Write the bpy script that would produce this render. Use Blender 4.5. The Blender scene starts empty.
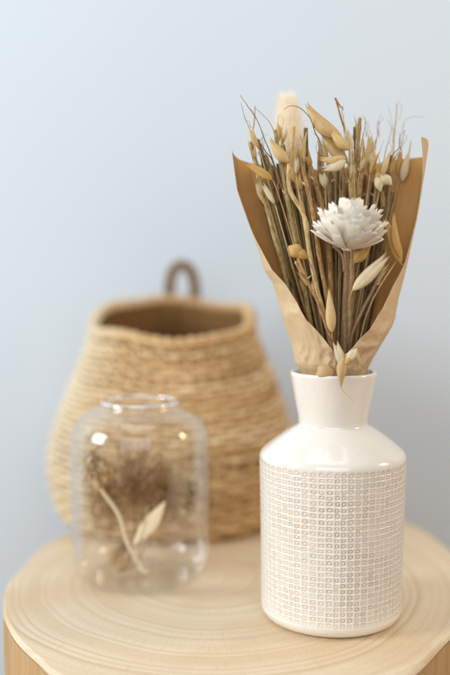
import bpy, math, random
from mathutils import Vector, Matrix, noise as mnoise

R = random.Random(7)
sc = bpy.context.scene
col = sc.collection
PI = math.pi

# ------------------------------------------------------------------ camera frame
H = 0.277
PITCH = math.radians(5.0)
F = 1000.0           # focal length in photograph pixels (450 x 675)
CAM = Vector((0, 0, H))
FWD = Vector((0, math.cos(PITCH), -math.sin(PITCH)))
UP = Vector((0, math.sin(PITCH), math.cos(PITCH)))
RT = Vector((1, 0, 0))


def ray(px, py):
    return FWD + RT * ((px - 225) / F) + UP * ((337.5 - py) / F)


def P(px, py, Y):
    """real point at distance Y in front of the lens seen at that spot of the photograph"""
    d = ray(px, py)
    return CAM + d * (Y / d.y)


def G(px, py, z=0.0):
    d = ray(px, py)
    return CAM + d * ((z - H) / d.z)


# ------------------------------------------------------------------ materials
def lin(c):
    return tuple(((v / 255) / 12.92 if v / 255 <= .04045 else ((v / 255 + .055) / 1.055) ** 2.4) for v in c) + (1,)


class N:
    def __init__(s, name):
        s.m = bpy.data.materials.new(name)
        s.m.use_nodes = True
        s.t = s.m.node_tree
        s.t.nodes.clear()
        s.out = s.t.nodes.new('ShaderNodeOutputMaterial')
        s.b = s.t.nodes.new('ShaderNodeBsdfPrincipled')
        s.t.links.new(s.b.outputs[0], s.out.inputs[0])

    def n(s, typ, **kw):
        nd = s.t.nodes.new(typ)
        for k, v in kw.items():
            if k.startswith('_'):
                setattr(nd, k[1:], v)
            else:
                nd.inputs[k.replace('_', ' ')].default_value = v
        return nd

    def l(s, a, b):
        s.t.links.new(a, b)

    def coords(s, kind='Object', scale=(1, 1, 1)):
        tc = s.n('ShaderNodeTexCoord')
        mp = s.n('ShaderNodeMapping')
        mp.inputs['Scale'].default_value = scale
        s.l(tc.outputs[kind], mp.inputs[0])
        return mp.outputs[0]

    def ramp(s, fac, stops):
        r = s.n('ShaderNodeValToRGB')
        e = r.color_ramp.elements
        while len(e) < len(stops):
            e.new(.5)
        for i, (p, c) in enumerate(stops):
            e[i].position = p
            e[i].color = c if len(c) == 4 else lin(c)
        s.l(fac, r.inputs[0])
        return r.outputs[0]

    def mix(s, fac, a, b, mode='MIX'):
        m = s.n('ShaderNodeMix', _data_type='RGBA', _blend_type=mode)
        for sock, v in ((m.inputs[0], fac), (m.inputs[6], a), (m.inputs[7], b)):
            if isinstance(v, (tuple, list)):
                sock.default_value = v if len(v) == 4 else lin(v)
            elif isinstance(v, (int, float)):
                sock.default_value = v
            else:
                s.l(v, sock)
        return m.outputs[2]

    def math(s, op, a, b=None, clamp=False):
        m = s.n('ShaderNodeMath', _operation=op, _use_clamp=clamp)
        for i, v in enumerate((a, b)):
            if v is None:
                continue
            if isinstance(v, (int, float)):
                m.inputs[i].default_value = v
            else:
                s.l(v, m.inputs[i])
        return m.outputs[0]

    def noise(s, vec, scale, detail=4, rough=.55, dist=0):
        nn = s.n('ShaderNodeTexNoise', Scale=scale, Detail=detail, Roughness=rough, Distortion=dist)
        if vec is not None:
            s.l(vec, nn.inputs['Vector'])
        return nn.outputs[0]

    def bump(s, h, strength=.3, dist=.001):
        b = s.n('ShaderNodeBump', Strength=strength, Distance=dist)
        s.l(h, b.inputs['Height'])
        s.l(b.outputs[0], s.b.inputs['Normal'])
        return b

    def set(s, **kw):
        for k, v in kw.items():
            s.b.inputs[k.replace('_', ' ')].default_value = v


def fibre(name, stops, uv=(8, 1.2), spots=0.0, rough=.75, bump=.35, sss=0, trans=0, objvar=.16):
    """plant matter: streaks along the part, blotches across it"""
    g = N(name)
    v = g.coords('UV', (uv[0], uv[1], 1))
    o = g.coords('Object', (1, 1, 1))
    inf = g.n('ShaderNodeObjectInfo')
    off = g.n('ShaderNodeVectorMath', _operation='ADD')
    cmb = g.n('ShaderNodeCombineXYZ')
    g.l(g.math('MULTIPLY', inf.outputs['Random'], 37.0), cmb.inputs[0])
    g.l(g.math('MULTIPLY', inf.outputs['Random'], 11.0), cmb.inputs[1])
    g.l(v, off.inputs[0]); g.l(cmb.outputs[0], off.inputs[1])
    n1 = g.noise(off.outputs[0], 2.2, 5, .6)
    n2 = g.noise(o, 260, 3, .6)
    f = g.math('ADD', g.math('MULTIPLY', n1, .75), g.math('MULTIPLY', n2, .25))
    c = g.ramp(f, stops)
    if spots:
        n3 = g.noise(o, 620, 2, .5)
        c = g.mix(g.math('MULTIPLY', g.math('GREATER_THAN', n3, .64), spots), c, (70, 52, 34))
    if objvar:
        hs = g.n('ShaderNodeHueSaturation')
        g.l(c, hs.inputs['Color'])
        g.l(g.math('ADD', g.math('MULTIPLY', inf.outputs['Random'], objvar * 2), 1 - objvar), hs.inputs['Value'])
        c = hs.outputs[0]
    g.l(c, g.b.inputs['Base Color'])
    g.set(Roughness=rough)
    g.bump(f, bump, .0008)
    if trans:
        # thin leaf: some light comes through the sheet
        tr = g.n('ShaderNodeBsdfTranslucent')
        g.l(c, tr.inputs[0])
        ms = g.n('ShaderNodeMixShader', Fac=trans)
        g.l(g.b.outputs[0], ms.inputs[1]); g.l(tr.outputs[0], ms.inputs[2])
        g.l(ms.outputs[0], g.out.inputs[0])
    return g.m


M = {}
M['olive'] = fibre('olive_bark', [(.28, (72, 60, 30)), (.46, (144, 124, 72)), (.68, (206, 188, 138))], (7, 7), .3, .8, .7)
M['dark'] = fibre('dark_bark', [(.28, (52, 42, 22)), (.46, (98, 82, 46)), (.72, (166, 148, 104))], (7, 7), .3, .8, .7)
M['brown'] = fibre('brown_bark', [(.28, (84, 56, 30)), (.46, (150, 112, 66)), (.70, (222, 188, 132))], (7, 7), .3, .8, .7)
M['straw'] = fibre('straw_bark', [(.28, (118, 90, 50)), (.46, (186, 158, 106)), (.70, (238, 218, 174))], (7, 7), .3, .8, .7)
M['umber'] = fibre('umber_bark', [(.25, (100, 74, 52)), (.5, (142, 114, 86)), (.75, (176, 150, 118))], (5, 20), .2)
M['pith'] = fibre('pale_pith', [(.3, (196, 172, 128)), (.7, (232, 214, 176))], (2, 2), .2, objvar=.05)
M['husk'] = fibre('oat_husk', [(.25, (196, 160, 94)), (.5, (226, 198, 138)), (.78, (244, 228, 186))], (11, .5), 0, .55, .5, trans=.25, objvar=.08)
M['husk_pale'] = fibre('pale_husk', [(.25, (212, 190, 140)), (.5, (236, 222, 184)), (.78, (248, 242, 222))], (11, .5), 0, .55, .5, trans=.25, objvar=.05)
M['husk_gold'] = fibre('gold_husk', [(.25, (172, 128, 58)), (.5, (212, 172, 98)), (.78, (232, 204, 140))], (9, .6), 0, .6, .5, trans=.2, objvar=.08)
M['petal'] = fibre('white_petal', [(.25, (244, 228, 200)), (.40, (255, 249, 234)), (.7, (255, 254, 248))], (7, .35), 0, .9, .35, trans=.14, objvar=.02)
M['fluff'] = fibre('fluff', [(.2, (246, 236, 216)), (.6, (253, 248, 236))], (2, 2), 0, .9, 0, trans=.5, objvar=0)
M['twig_pale'] = fibre('pale_twig', [(.25, (206, 184, 146)), (.6, (238, 222, 192))], (4, 10), .1)
M['deep'] = fibre('shaded_bark', [(.24, (44, 34, 22)), (.46, (84, 66, 42)), (.76, (136, 110, 72))], (7, 7), .3, .8, .7)  # shade between the packed stems, put into a darker bark colour
M['sheath'] = fibre('dry_sheath', [(.25, (150, 116, 64)), (.5, (196, 164, 104)), (.75, (226, 202, 150))], (9, 1.5), .2, .7, .5, trans=.2)
M['clump'] = fibre('brown_floret', [(.25, (104, 74, 42)), (.55, (156, 118, 72)), (.8, (218, 184, 130))], (4, 4), .2)
M['clump_gold'] = fibre('gold_floret', [(.25, (176, 130, 58)), (.6, (216, 178, 106))], (4, 4), .1)

# glaze: white over the raised grid, breaking to tan where it runs thin in the hollows
g = N('cream_glaze')
att = g.n('ShaderNodeAttribute', _attribute_name='pit')
o = g.coords('Object')
big = g.noise(o, 22, 3, .6)
fine = g.noise(o, 240, 3, .6)
spk = g.noise(o, 900, 2, .5)
white = g.mix(big, (226, 221, 210), (236, 232, 223))
white = g.mix(g.math('MULTIPLY', g.math('GREATER_THAN', spk, .70), .45), white, (168, 140, 104))
tanc = g.ramp(fine, [(.3, (158, 130, 96)), (.55, (192, 168, 134)), (.75, (220, 204, 176))])
fac = g.math('MULTIPLY', att.outputs['Fac'], g.math('ADD', .25, g.math('MULTIPLY', g.math('SUBTRACT', big, .3), 1.9)), True)
fac = g.math('MULTIPLY', fac, g.math('ADD', .45, g.math('MULTIPLY', fine, .8)), True)
g.l(g.mix(fac, white, tanc), g.b.inputs['Base Color'])
g.l(g.math('ADD', .16, g.math('MULTIPLY', fac, .25)), g.b.inputs['Roughness'])
g.set(Coat_Weight=.6, Coat_Roughness=.04)
g.bump(g.noise(o, 130, 2, .5), .12, .0006)
M['glaze'] = g.m
g = N('bare_clay')
g.l(g.ramp(g.noise(g.coords(), 400, 3), [(.3, (150, 122, 88)), (.7, (190, 164, 128))]), g.b.inputs['Base Color'])
g.set(Roughness=.8)
M['clay'] = g.m


def paper(name, a, b, tr):
    g = N(name)
    o = g.coords('Object', (1, 1, 1))
    s = g.coords('Object', (1, 1, .25))
    f = g.math('ADD', g.math('MULTIPLY', g.noise(s, 420, 4, .6), .5), g.math('MULTIPLY', g.noise(o, 28, 3), .5))
    c = g.ramp(f, [(.3, a), (.7, b)])
    g.l(c, g.b.inputs['Base Color'])
    g.set(Roughness=.62)
    g.bump(g.math('ADD', g.noise(o, 500, 3), g.math('MULTIPLY', g.noise(o, 60, 3), 2)), .25, .0005)
    t = g.n('ShaderNodeBsdfTranslucent')
    g.l(c, t.inputs[0])
    ms = g.n('ShaderNodeMixShader', Fac=tr)
    g.l(g.b.outputs[0], ms.inputs[1]); g.l(t.outputs[0], ms.inputs[2])
    g.l(ms.outputs[0], g.out.inputs[0])
    return g.m


M['kraft'] = paper('kraft_paper', (220, 174, 108), (234, 194, 132), .38)
M['kraft_outer_lit'] = paper('kraft_paper_outside_lit', (208, 182, 140), (224, 200, 160), .16)  # outside of the same sheet, window light put into its paler colour
M['kraft_light'] = paper('kraft_paper_worn', (206, 172, 126), (222, 190, 144), .22)

# basket fibre
g = N('seagrass')
uvs = g.coords('UV', (70, 4, 1))
uvb = g.coords('UV', (3, 28, 1))
n1 = g.noise(uvs, 3, 4, .6)
n2 = g.noise(uvb, 1.0, 3, .6)
o = g.coords('Object')
n3 = g.noise(o, 9, 2, .5)
f = g.math('ADD', g.math('MULTIPLY', n1, .4), g.math('MULTIPLY', n2, .6))
c = g.ramp(f, [(.32, (128, 92, 50)), (.44, (188, 150, 100)), (.54, (216, 184, 136)), (.66, (242, 226, 192))])
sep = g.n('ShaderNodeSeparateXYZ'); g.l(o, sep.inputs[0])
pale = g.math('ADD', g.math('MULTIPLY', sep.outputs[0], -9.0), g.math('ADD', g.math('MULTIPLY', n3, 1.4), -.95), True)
c = g.mix(g.math('MULTIPLY', pale, .75), c, (226, 220, 194))      # window light on the left flank, put into the colour
g.l(c, g.b.inputs['Base Color'])
g.set(Roughness=.75)
g.bump(n1, .5, .001)
M['seagrass'] = g.m
M['seagrass_inner_shade'] = fibre('shaded_seagrass', [(.3, (84, 58, 26)), (.5, (132, 96, 50)), (.7, (170, 130, 78))], (40, 30), .1, .8, .6, objvar=0)  # shade inside the basket, put into a darker fibre colour
g = N('leather')
g.l(g.ramp(g.noise(g.coords(), 90, 3), [(.3, (100, 68, 22)), (.7, (136, 98, 40))]), g.b.inputs['Base Color'])
g.set(Roughness=.75)
M['leather'] = g.m

# wood end grain with growth rings
g = N('end_grain')
o = g.coords('Object')
warp = g.n('ShaderNodeTexNoise', Scale=5.0, Detail=2.0)
g.l(o, warp.inputs['Vector'])
sub = g.n('ShaderNodeVectorMath', _operation='SUBTRACT'); sub.inputs[1].default_value = (.5, .5, .5)
g.l(warp.outputs['Color'], sub.inputs[0])
scl = g.n('ShaderNodeVectorMath', _operation='SCALE'); scl.inputs['Scale'].default_value = .028
g.l(sub.outputs[0], scl.inputs[0])
add = g.n('ShaderNodeVectorMath', _operation='ADD')
g.l(o, add.inputs[0]); g.l(scl.outputs[0], add.inputs[1])
sx = g.n('ShaderNodeSeparateXYZ'); g.l(add.outputs[0], sx.inputs[0])
rad = g.math('SQRT', g.math('ADD', g.math('POWER', g.math('ADD', sx.outputs[0], .02), 2.0), g.math('POWER', g.math('MULTIPLY', sx.outputs[1], .86), 2.0)))
cr = g.n('ShaderNodeCombineXYZ'); g.l(rad, cr.inputs[0])
rn = g.noise(cr.outputs[0], 170, 5, .8)           # uneven ring spacing
rn2 = g.noise(cr.outputs[0], 38, 2, .5)
grain = g.noise(g.coords('Object'), 900, 3, .7)
saw = g.noise(g.coords('Object', (1, 12, 1)), 60, 3, .6)
c = g.ramp(rn, [(.36, (176, 142, 98)), (.43, (210, 187, 152)), (.52, (227, 209, 180)), (.7, (236, 223, 200))])
c = g.mix(g.math('MULTIPLY', g.math('SUBTRACT', rn2, .42, True), 1.6, True), c, (202, 174, 132))
blot = g.noise(o, 8, 3, .55)
c = g.mix(g.math('MULTIPLY', g.math('SUBTRACT', blot, .52, True), 3.2, True), c, (204, 166, 114))
c = g.mix(.30, c, g.ramp(grain, [(.35, (178, 150, 110)), (.65, (246, 232, 206))]))
# soft medullary rays and a little saw chatter
polar = g.n('ShaderNodeCombineXYZ'); g.l(g.math('ARCTAN2', sx.outputs[1], g.math('ADD', sx.outputs[0], .02)), polar.inputs[0]); g.l(g.math('MULTIPLY', rad, .9), polar.inputs[1])
rays = g.noise(polar.outputs[0], 55, 4, .7)
c = g.mix(g.math('MULTIPLY', g.math('SUBTRACT', rays, .56, True), 2.2, True), c, (196, 160, 116))
g.l(c, g.b.inputs['Base Color'])
g.set(Roughness=.62)
g.bump(g.math('ADD', g.math('ADD', grain, g.math('MULTIPLY', rn, 1.2)), g.math('MULTIPLY', saw, .5)), .35, .0006)
M['endgrain'] = g.m
g = N('side_grain')
v = g.coords('Object', (1, 1, .05))
n1 = g.noise(v, 70, 6, .75, .4)
n2 = g.noise(g.coords('Object', (1, 1, .3)), 14, 3)
c = g.ramp(g.math('ADD', g.math('MULTIPLY', n1, .7), g.math('MULTIPLY', n2, .3)), [(.25, (150, 114, 68)), (.5, (186, 152, 104)), (.8, (206, 176, 130))])
g.l(c, g.b.inputs['Base Color'])
g.set(Roughness=.7)
g.bump(n1, .6, .002)
M['sidegrain'] = g.m

g = N('painted_wall')
o = g.coords()
g.l(g.mix(g.noise(o, 2.2, 2), (201, 214, 225), (206, 218, 228)), g.b.inputs['Base Color'])
g.set(Roughness=.7)
g.bump(g.noise(o, 260, 3), .1, .001)
M['wall'] = g.m
g = N('floor_boards')
v = g.coords('Object', (6, .5, 1))
g.l(g.ramp(g.noise(v, 3, 4), [(.3, (150, 112, 74)), (.7, (186, 146, 102))]), g.b.inputs['Base Color'])
g.set(Roughness=.5)
M['floor'] = g.m

g = N('clear_glass')
g.t.nodes.remove(g.b)
# thin blown wall: looks straight through, mirrors more towards the edges
tr = g.n('ShaderNodeBsdfTransparent'); tr.inputs[0].default_value = (.992, .997, 1, 1)
gl = g.n('ShaderNodeBsdfGlossy'); gl.inputs['Roughness'].default_value = .02; gl.inputs[0].default_value = (1, 1, 1, 1)
lw = g.n('ShaderNodeLayerWeight', Blend=.5)
sch = g.math('ADD', .03, g.math('MULTIPLY', g.math('POWER', lw.outputs['Facing'], 3.0), .62), True)
m1 = g.n('ShaderNodeMixShader')
g.l(sch, m1.inputs[0]); g.l(tr.outputs[0], m1.inputs[1]); g.l(gl.outputs[0], m1.inputs[2])
g.l(m1.outputs[0], g.out.inputs[0])
M['glass'] = g.m
g = N('thick_glass')
g.t.nodes.remove(g.b)
gg = g.n('ShaderNodeBsdfGlass', IOR=1.45, Roughness=0.04)
gl = g.n('ShaderNodeBsdfGlossy'); gl.inputs['Roughness'].default_value = .12; gl.inputs[0].default_value = (1, 1, 1, 1)
m1 = g.n('ShaderNodeMixShader', Fac=.18)
g.l(gg.outputs[0], m1.inputs[1]); g.l(gl.outputs[0], m1.inputs[2]); g.l(m1.outputs[0], g.out.inputs[0])
M['thick_glass'] = g.m


# ------------------------------------------------------------------ mesh builder
class MB:
    def __init__(s):
        s.v = []; s.f = []; s.uv = []; s.mi = []

    def vert(s, p, uv=(0, 0)):
        s.v.append(Vector(p)); s.uv.append(uv); return len(s.v) - 1

    def face(s, *i, m=0):
        s.f.append(i); s.mi.append(m)

    def grid(s, rows, uvs, closed=False, m=0):
        """rows: list of lists of points"""
        base = len(s.v); nr = len(rows); nc = len(rows[0])
        for r, ur in zip(rows, uvs):
            for p, u in zip(r, ur):
                s.vert(p, u)
        for i in range(nr - 1):
            for j in range(nc - (0 if closed else 1)):
                k = (j + 1) % nc
                s.face(base + i * nc + j, base + i * nc + k, base + (i + 1) * nc + k, base + (i + 1) * nc + j, m=m)
        return base

    def tube(s, pts, rad, n=7, m=0, cap=None, uv0=0.0):
        """swept tube; rad a list per point; cap = material of the end disc"""
        pts = [Vector(p) for p in pts]
        tang = []
        for i in range(len(pts)):
            a = pts[max(0, i - 1)]; b = pts[min(len(pts) - 1, i + 1)]
            tang.append((b - a).normalized())
        ref = Vector((0, 1, 0)) if abs(tang[0].y) < .9 else Vector((1, 0, 0))
        nrm = tang[0].cross(ref).normalized()
        L = uv0; base = len(s.v)
        for i, p in enumerate(pts):
            t = tang[i]
            nrm = (nrm - t * nrm.dot(t)).normalized()
            bi = t.cross(nrm)
            if i:
                L += (p - pts[i - 1]).length
            r = rad[i] if not callable(rad) else rad(i / (len(pts) - 1))
            for j in range(n):
                a = 2 * PI * j / n
                s.vert(p + (nrm * math.cos(a) + bi * math.sin(a)) * r, (j / n if j <= n / 2 else 1 - j / n, L * 10))
        for i in range(len(pts) - 1):
            for j in range(n):
                k = (j + 1) % n
                s.face(base + i * n + j, base + i * n + k, base + (i + 1) * n + k, base + (i + 1) * n + j, m=m)
        e = base + (len(pts) - 1) * n
        s.face(*[e + j for j in range(n)], m=m if cap is None else cap)
        s.face(*[base + n - 1 - j for j in range(n)], m=m)

    def build(s, name, mats, parent=None, origin=None, smooth=True, sharp=None):
        if not isinstance(mats, (list, tuple)):
            mats = [mats]
        if parent is not None:
            root = parent
            while root.parent:
                root = root.parent
            org = root.location.copy()
        else:
            org = Vector(origin) if origin is not None else Vector((0, 0, 0))
        me = bpy.data.meshes.new(name)
        me.from_pydata([v - org for v in s.v], [], s.f)
        for m in mats:
            me.materials.append(m)
        ul = me.uv_layers.new(name='UVMap')
        idx = [0] * len(me.loops)
        me.loops.foreach_get('vertex_index', idx)
        flat = []
        for i in idx:
            flat.extend(s.uv[i])
        ul.data.foreach_set('uv', flat)
        me.polygons.foreach_set('material_index', s.mi)
        me.polygons.foreach_set('use_smooth', [smooth] * len(s.f))
        me.update()
        if sharp is not None:
            me.set_sharp_from_angle(angle=math.radians(sharp))
        ob = bpy.data.objects.new(name, me)
        col.objects.link(ob)
        if parent is not None:
            ob.parent = parent
        else:
            ob.location = org
        return ob


def tag(o, label=None, cat=None, group=None, kind=None):
    if label: o['label'] = label
    if cat: o['category'] = cat
    if group: o['group'] = group
    if kind: o['kind'] = kind
    return o


def empty(name, loc, label, cat, group=None):
    e = bpy.data.objects.new(name, None)
    e.empty_display_size = .01
    e.location = loc
    col.objects.link(e)
    return tag(e, label, cat, group)


def catmull(pts, n, closed=False):
    pts = [Vector(p) for p in pts]
    out = []
    N_ = len(pts)
    segs = N_ if closed else N_ - 1
    for i in range(segs):
        g_ = (lambda k: pts[k % N_]) if closed else (lambda k: pts[min(max(k, 0), N_ - 1)])
        p0, p1, p2, p3 = g_(i - 1), g_(i), g_(i + 1), g_(i + 2)
        for k in range(n):
            t = k / n
            out.append(.5 * ((2 * p1) + (-p0 + p2) * t + (2 * p0 - 5 * p1 + 4 * p2 - p3) * t * t + (-p0 + 3 * p1 - 3 * p2 + p3) * t ** 3))
    if not closed:
        out.append(pts[-1].copy())
    return out


def lerp(a, b, t): return a + (b - a) * t


def table(rows, x):
    """piecewise linear lookup; rows (x, value)"""
    rows = sorted(rows)
    if x <= rows[0][0]: return rows[0][1]
    for (a, va), (b, vb) in zip(rows, rows[1:]):
        if x <= b:
            t = (x - a) / (b - a)
            return va + (vb - va) * t
    return rows[-1][1]


def sstep(a, b, x):
    t = min(1, max(0, (x - a) / (b - a)))
    return t * t * (3 - 2 * t)


# ------------------------------------------------------------------ setting: wall, floor
WY = 1.215
mb = MB()
mb.grid([[(-2.5, WY, -.42), (2.5, WY, -.42)], [(-2.5, WY, 2.2), (2.5, WY, 2.2)]], [[(0, 0), (1, 0)], [(0, 1), (1, 1)]])
tag(mb.build('wall', M['wall'], smooth=False), kind='structure')
mb = MB()
mb.grid([[(-2.5, -2, -.42), (2.5, -2, -.42)], [(-2.5, WY, -.42), (2.5, WY, -.42)]], [[(0, 0), (1, 0)], [(0, 1), (1, 1)]])
tag(mb.build('floor', M['floor'], smooth=False), kind='structure')

# ------------------------------------------------------------------ stump stool
pts = [G(58, 676), G(36, 658), G(18, 641), G(7, 624), G(2, 607), G(6, 584), G(23, 564), G(43, 545),
       Vector((-.135, 1.0, 0)), Vector((-.07, 1.08, 0)), Vector((.03, 1.11, 0)), Vector((.12, 1.075, 0)), G(407, 522), G(450, 548),
       G(474, 575), G(481, 600), G(472, 618), G(450, 636), G(405, 677), Vector((.06, .602, 0)), Vector((-.01, .59, 0)), Vector((-.07, .603, 0))]
outline = catmull(pts, 10, True)
sc0 = Vector((.01, .83, 0))
nO = len(outline)
stool = empty('stump_stool', (sc0.x, sc0.y, -.42), 'round pale wooden tree stump stool with growth rings that carries the vase, jar and basket', 'stool')
mb = MB()
rows = []; uvs = []
NR = 40
for i in range(NR + 1):
    t = max(.002, i / NR)
    rows.append([Vector((sc0.x + (q.x - sc0.x) * t * .985, sc0.y + (q.y - sc0.y) * t * .985, 0)) for q in outline])
    uvs.append([(j / nO, t) for j in range(nO)])
mb.grid(rows, uvs, True)
# eased edge
rows = []
for dz, k in ((0, .985), (-.0006, .990), (-.0018, .9945), (-.004, .9965)):
    rows.append([Vector((sc0.x + (q.x - sc0.x) * k, sc0.y + (q.y - sc0.y) * k, dz)) for q in outline])
mb.grid(rows, [[(j / nO, i) for j in range(nO)] for i in range(len(rows))], True)
top = mb.build('seat_top', M['endgrain'], stool, sharp=60)
mb = MB()
rows = []
for i in range(60):
    z = -.0045 - (.42 - .0045) * i / 59
    r_ = []
    for j, q in enumerate(outline):
        nz = mnoise.noise(Vector((q.x * 60, q.y * 60, z * 3))) * .0022 + mnoise.noise(Vector((q.x * 9, q.y * 9, z * 4))) * .006 * sstep(0, -.1, z)
        d = (q - sc0).normalized()
        r_.append(Vector((sc0.x + (q.x - sc0.x) * .9965, sc0.y + (q.y - sc0.y) * .9965, z)) + d * nz * sstep(-.004, -.02, z))
    rows.append(r_)
mb.grid(rows, [[(j / nO, i) for j in range(nO)] for i in range(60)], True)
mb.build('trunk_side', M['sidegrain'], stool)

# ------------------------------------------------------------------ vase
VX, VY = (333.5 - 225) / F * .745, .74
COLS, ROWS = 62, 27
Z0, Z1 = .0088, .1215
prof_low = [(0.0, .0015), (.040, .0015), (.0415, 0), (.0440, .0), (.0468, .0008), (.0498, .0026), (.0518, .0052), (.0528, .0076)]
prof_high = [(.0547, .1232), (.0544, .1248), (.0536, .1265), (.0521, .1283), (.0500, .1301), (.0475, .1322), (.0450, .1343), (.0400, .1381), (.0345, .1420), (.0295, .1452), (.0272, .1464),
             (.0259, .1474), (.0255, .1488), (.0258, .1520), (.0270, .1585), (.0286, .1665), (.0303, .1760), (.0316, .1830),
             (.0320, .1850), (.0320, .1862), (.0314, .1871), (.0304, .1873), (.0296, .1867), (.0290, .1850),
             (.0262, .1700), (.0236, .1560), (.0226, .1460), (.0240, .1420), (.0330, .1370), (.0470, .1290), (.0500, .1240), (.0500, .0600), (.0490, .0100), (.0460, .0060), (0.0, .0055)]
NS = COLS * 8
RV = random.Random(3)
colw = [1 + RV.uniform(-.22, .22) for _ in range(COLS)]
tot = sum(colw); acc = 0; cole = [0]
for w in colw:
    acc += w / tot; cole.append(acc)
rowh = [1 + RV.uniform(-.12, .12) for _ in range(ROWS)]
tot = sum(rowh); acc = 0; rowe = [0]
for w in rowh:
    acc += w / tot; rowe.append(acc)
ang = []
FR = [0, .14, .26, .40, .55, .70, .84, .94]
for cidx in range(COLS):
    for fr in FR:
        ang.append((lerp(cole[cidx], cole[cidx + 1], fr), cidx, fr))
cellv = {(i, j): RV.uniform(.7, 1.2) for i in range(COLS) for j in range(ROWS)}
cellx = {(i, j): (RV.uniform(-.05, .05), RV.uniform(-.05, .05)) for i in range(COLS) for j in range(ROWS)}


def cell(fx, fy, i, j):
    """height in m and pit colour for a place inside a cell: raised grid line, groove, little pad"""
    ox, oy = cellx[(i, j)]
    k = cellv[(i, j)]
    dx = abs(fx - .53 - ox); dy = abs(fy - .53 - oy)
    d = (dx ** 4 + dy ** 4) ** .25        # rounded square
    ridge = sstep(.31, .43, d)
    pad = 1 - sstep(.17, .31, d)
    h = -.0007 * k * (1 - ridge) + .0006 * k * pad
    pit = (1 - ridge) * (1.0 - .62 * pad) * k
    return h, pit


mb = MB(); pit = []
rows = []; uvs = []; smo = []


def vrow(r, z, fn=None):
    row = []; u = []
    for a, ci, fr in ang:
        th = a * 2 * PI
        rr = r; p_ = 0
        if fn:
            h, p_ = fn(ci, fr)
            rr += h
        wob = 1 + .004 * math.sin(2 * th + z * 30) + .003 * math.sin(3 * th + 1)
        rr *= wob
        zz = z
        if fn:
            nv = Vector((math.sin(th) * 7, math.cos(th) * 7, z * 160))
            th += .006 * mnoise.noise(nv); zz = z + .0004 * mnoise.noise(nv * 1.1 + Vector((5, 3, 1)))
        row.append(Vector((VX + rr * math.sin(th), VY - rr * math.cos(th), zz)))
        u.append((a, z * 5)); pit.append(min(1, p_))
    rows.append(row); uvs.append(u)


for r, z in prof_low:
    vrow(r, z)
for rj in range(ROWS):
    jj = ROWS - 1 - rj
    for fr in FR:
        f = lerp(rowe[rj], rowe[rj + 1], fr)
        z = lerp(Z0, Z1, f)
        r = lerp(.0531, .0547, f) 
        fade = sstep(0, .05, f) * 1.0
        vrow(r, z, lambda ci, fx, rj=rj, fr=fr, fade=fade: tuple(q * (.35 + .65 * fade) for q in cell(fx, fr, ci, rj)))
for r, z in prof_high:
    vrow(max(r, .0001), z)
mb.grid(rows, uvs, True)
mb.mi = [0] * len(mb.f)
for k in range(3 * NS):
    mb.mi[k] = 1
vase = mb.build('vase', [M['glaze'], M['clay']], origin=(VX, VY, 0))
at = vase.data.attributes.new('pit', 'FLOAT', 'POINT')
at.data.foreach_set('value', pit)
tag(vase, 'cream glazed bottle vase with a square grid on its body and flared smooth neck', 'vase')

# ------------------------------------------------------------------ kraft paper wrap
xL = [(140, 230), (150, 232), (175, 235), (190, 237), (205, 242), (225, 249), (250, 258), (270, 264), (283, 273), (300, 279), (317, 283), (340, 291), (361, 294.5), (372, 301), (385, 305), (410, 306)]
xR = [(140, 425), (145, 424), (170, 421), (200, 417), (220, 414), (250, 408), (275, 403), (300, 397), (327, 390), (344, 381), (356, 373), (368, 367), (385, 362), (410, 361)]
oL = [(140, 96), (150, 94), (228, 90), (245, 78), (262, 68), (290, 53), (318, 38), (340, 17), (352, 3), (354, 0), (410, 0)]
oR = [(140, 62), (150, 66), (180, 76), (215, 80), (262, 70), (285, 54), (304, 44), (330, 26), (349, 10), (354, 0), (410, 0)]
mb = MB()
rows = []; uvs = []
NP = 230; NC = 270


def ztop(s):  # where the top edge is, in photo rows, along the sheet (0 left .. 1 right)
    return table([(0, 150), (.1, 157), (.2, 161), (.45, 165), (.6, 160), (.7, 156), (.86, 156), (.95, 141), (1, 140)], s)


for j in range(NC + 1):
    s = j / NC
    y_top = ztop(s)
    row = []; u = []
    for i in range(NP + 1):
        py = lerp(408, y_top, i / NP)
        l = table(xL, py); r = table(xR, py)
        c = (l + r) / 2; a = (r - l) / 2
        pl = math.radians(table(oL, py)); pr = math.radians(table(oR, py))
        th = lerp(-pl, -(2 * PI - pr), s)      # from the left edge round the back to the right edge
        zc = P(c, py, VY)
        k = zc.z
        amx = a / F * .747
        amy = amx * lerp(.92, .62, sstep(370, 200, py))
        # crumpled gather at the neck
        cr = sstep(272, 345, py) * (1 - .85 * sstep(352, 372, py))
        q = Vector((math.sin(th) * 1.6, math.cos(th) * 1.6, k * 26))
        hsum = 0
        q = Vector((math.sin(th) * 1.5, math.cos(th) * 1.5, k * 30))
        q = q + Vector((mnoise.noise(q * .8), mnoise.noise(q * .8 + Vector((5, 5, 5))), mnoise.noise(q * .8 + Vector((9, 2, 5))))) * .5
        for fq, am in ((.9, 1.0), (2.1, .5), (4.4, .16)):
            hsum += am * (1 - 3.2 * abs(mnoise.noise(q * fq + Vector((fq, 3, 1)))))
        n2 = mnoise.noise(Vector((th * 2.2, k * 10, 3)))
        rr = 1 + .010 * n2 + .02 * (1 - cr) * math.sin(th * 3 + k * 9) * sstep(340, 250, py)
        x = zc.x + math.sin(th) * amx * (rr + cr * .035 * hsum)
        y = VY - math.cos(th) * amy * rr - math.cos(th) * hsum * .0038 * (cr + .05)
        row.append(Vector((x, y, k)))
        u.append((s, i / NP))
    rows.append(row); uvs.append(u)
mb.grid(rows, uvs)
wrap = mb.build('paper_wrap', [M['kraft_outer_lit'], M['kraft']], origin=(VX, VY, .16))
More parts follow.
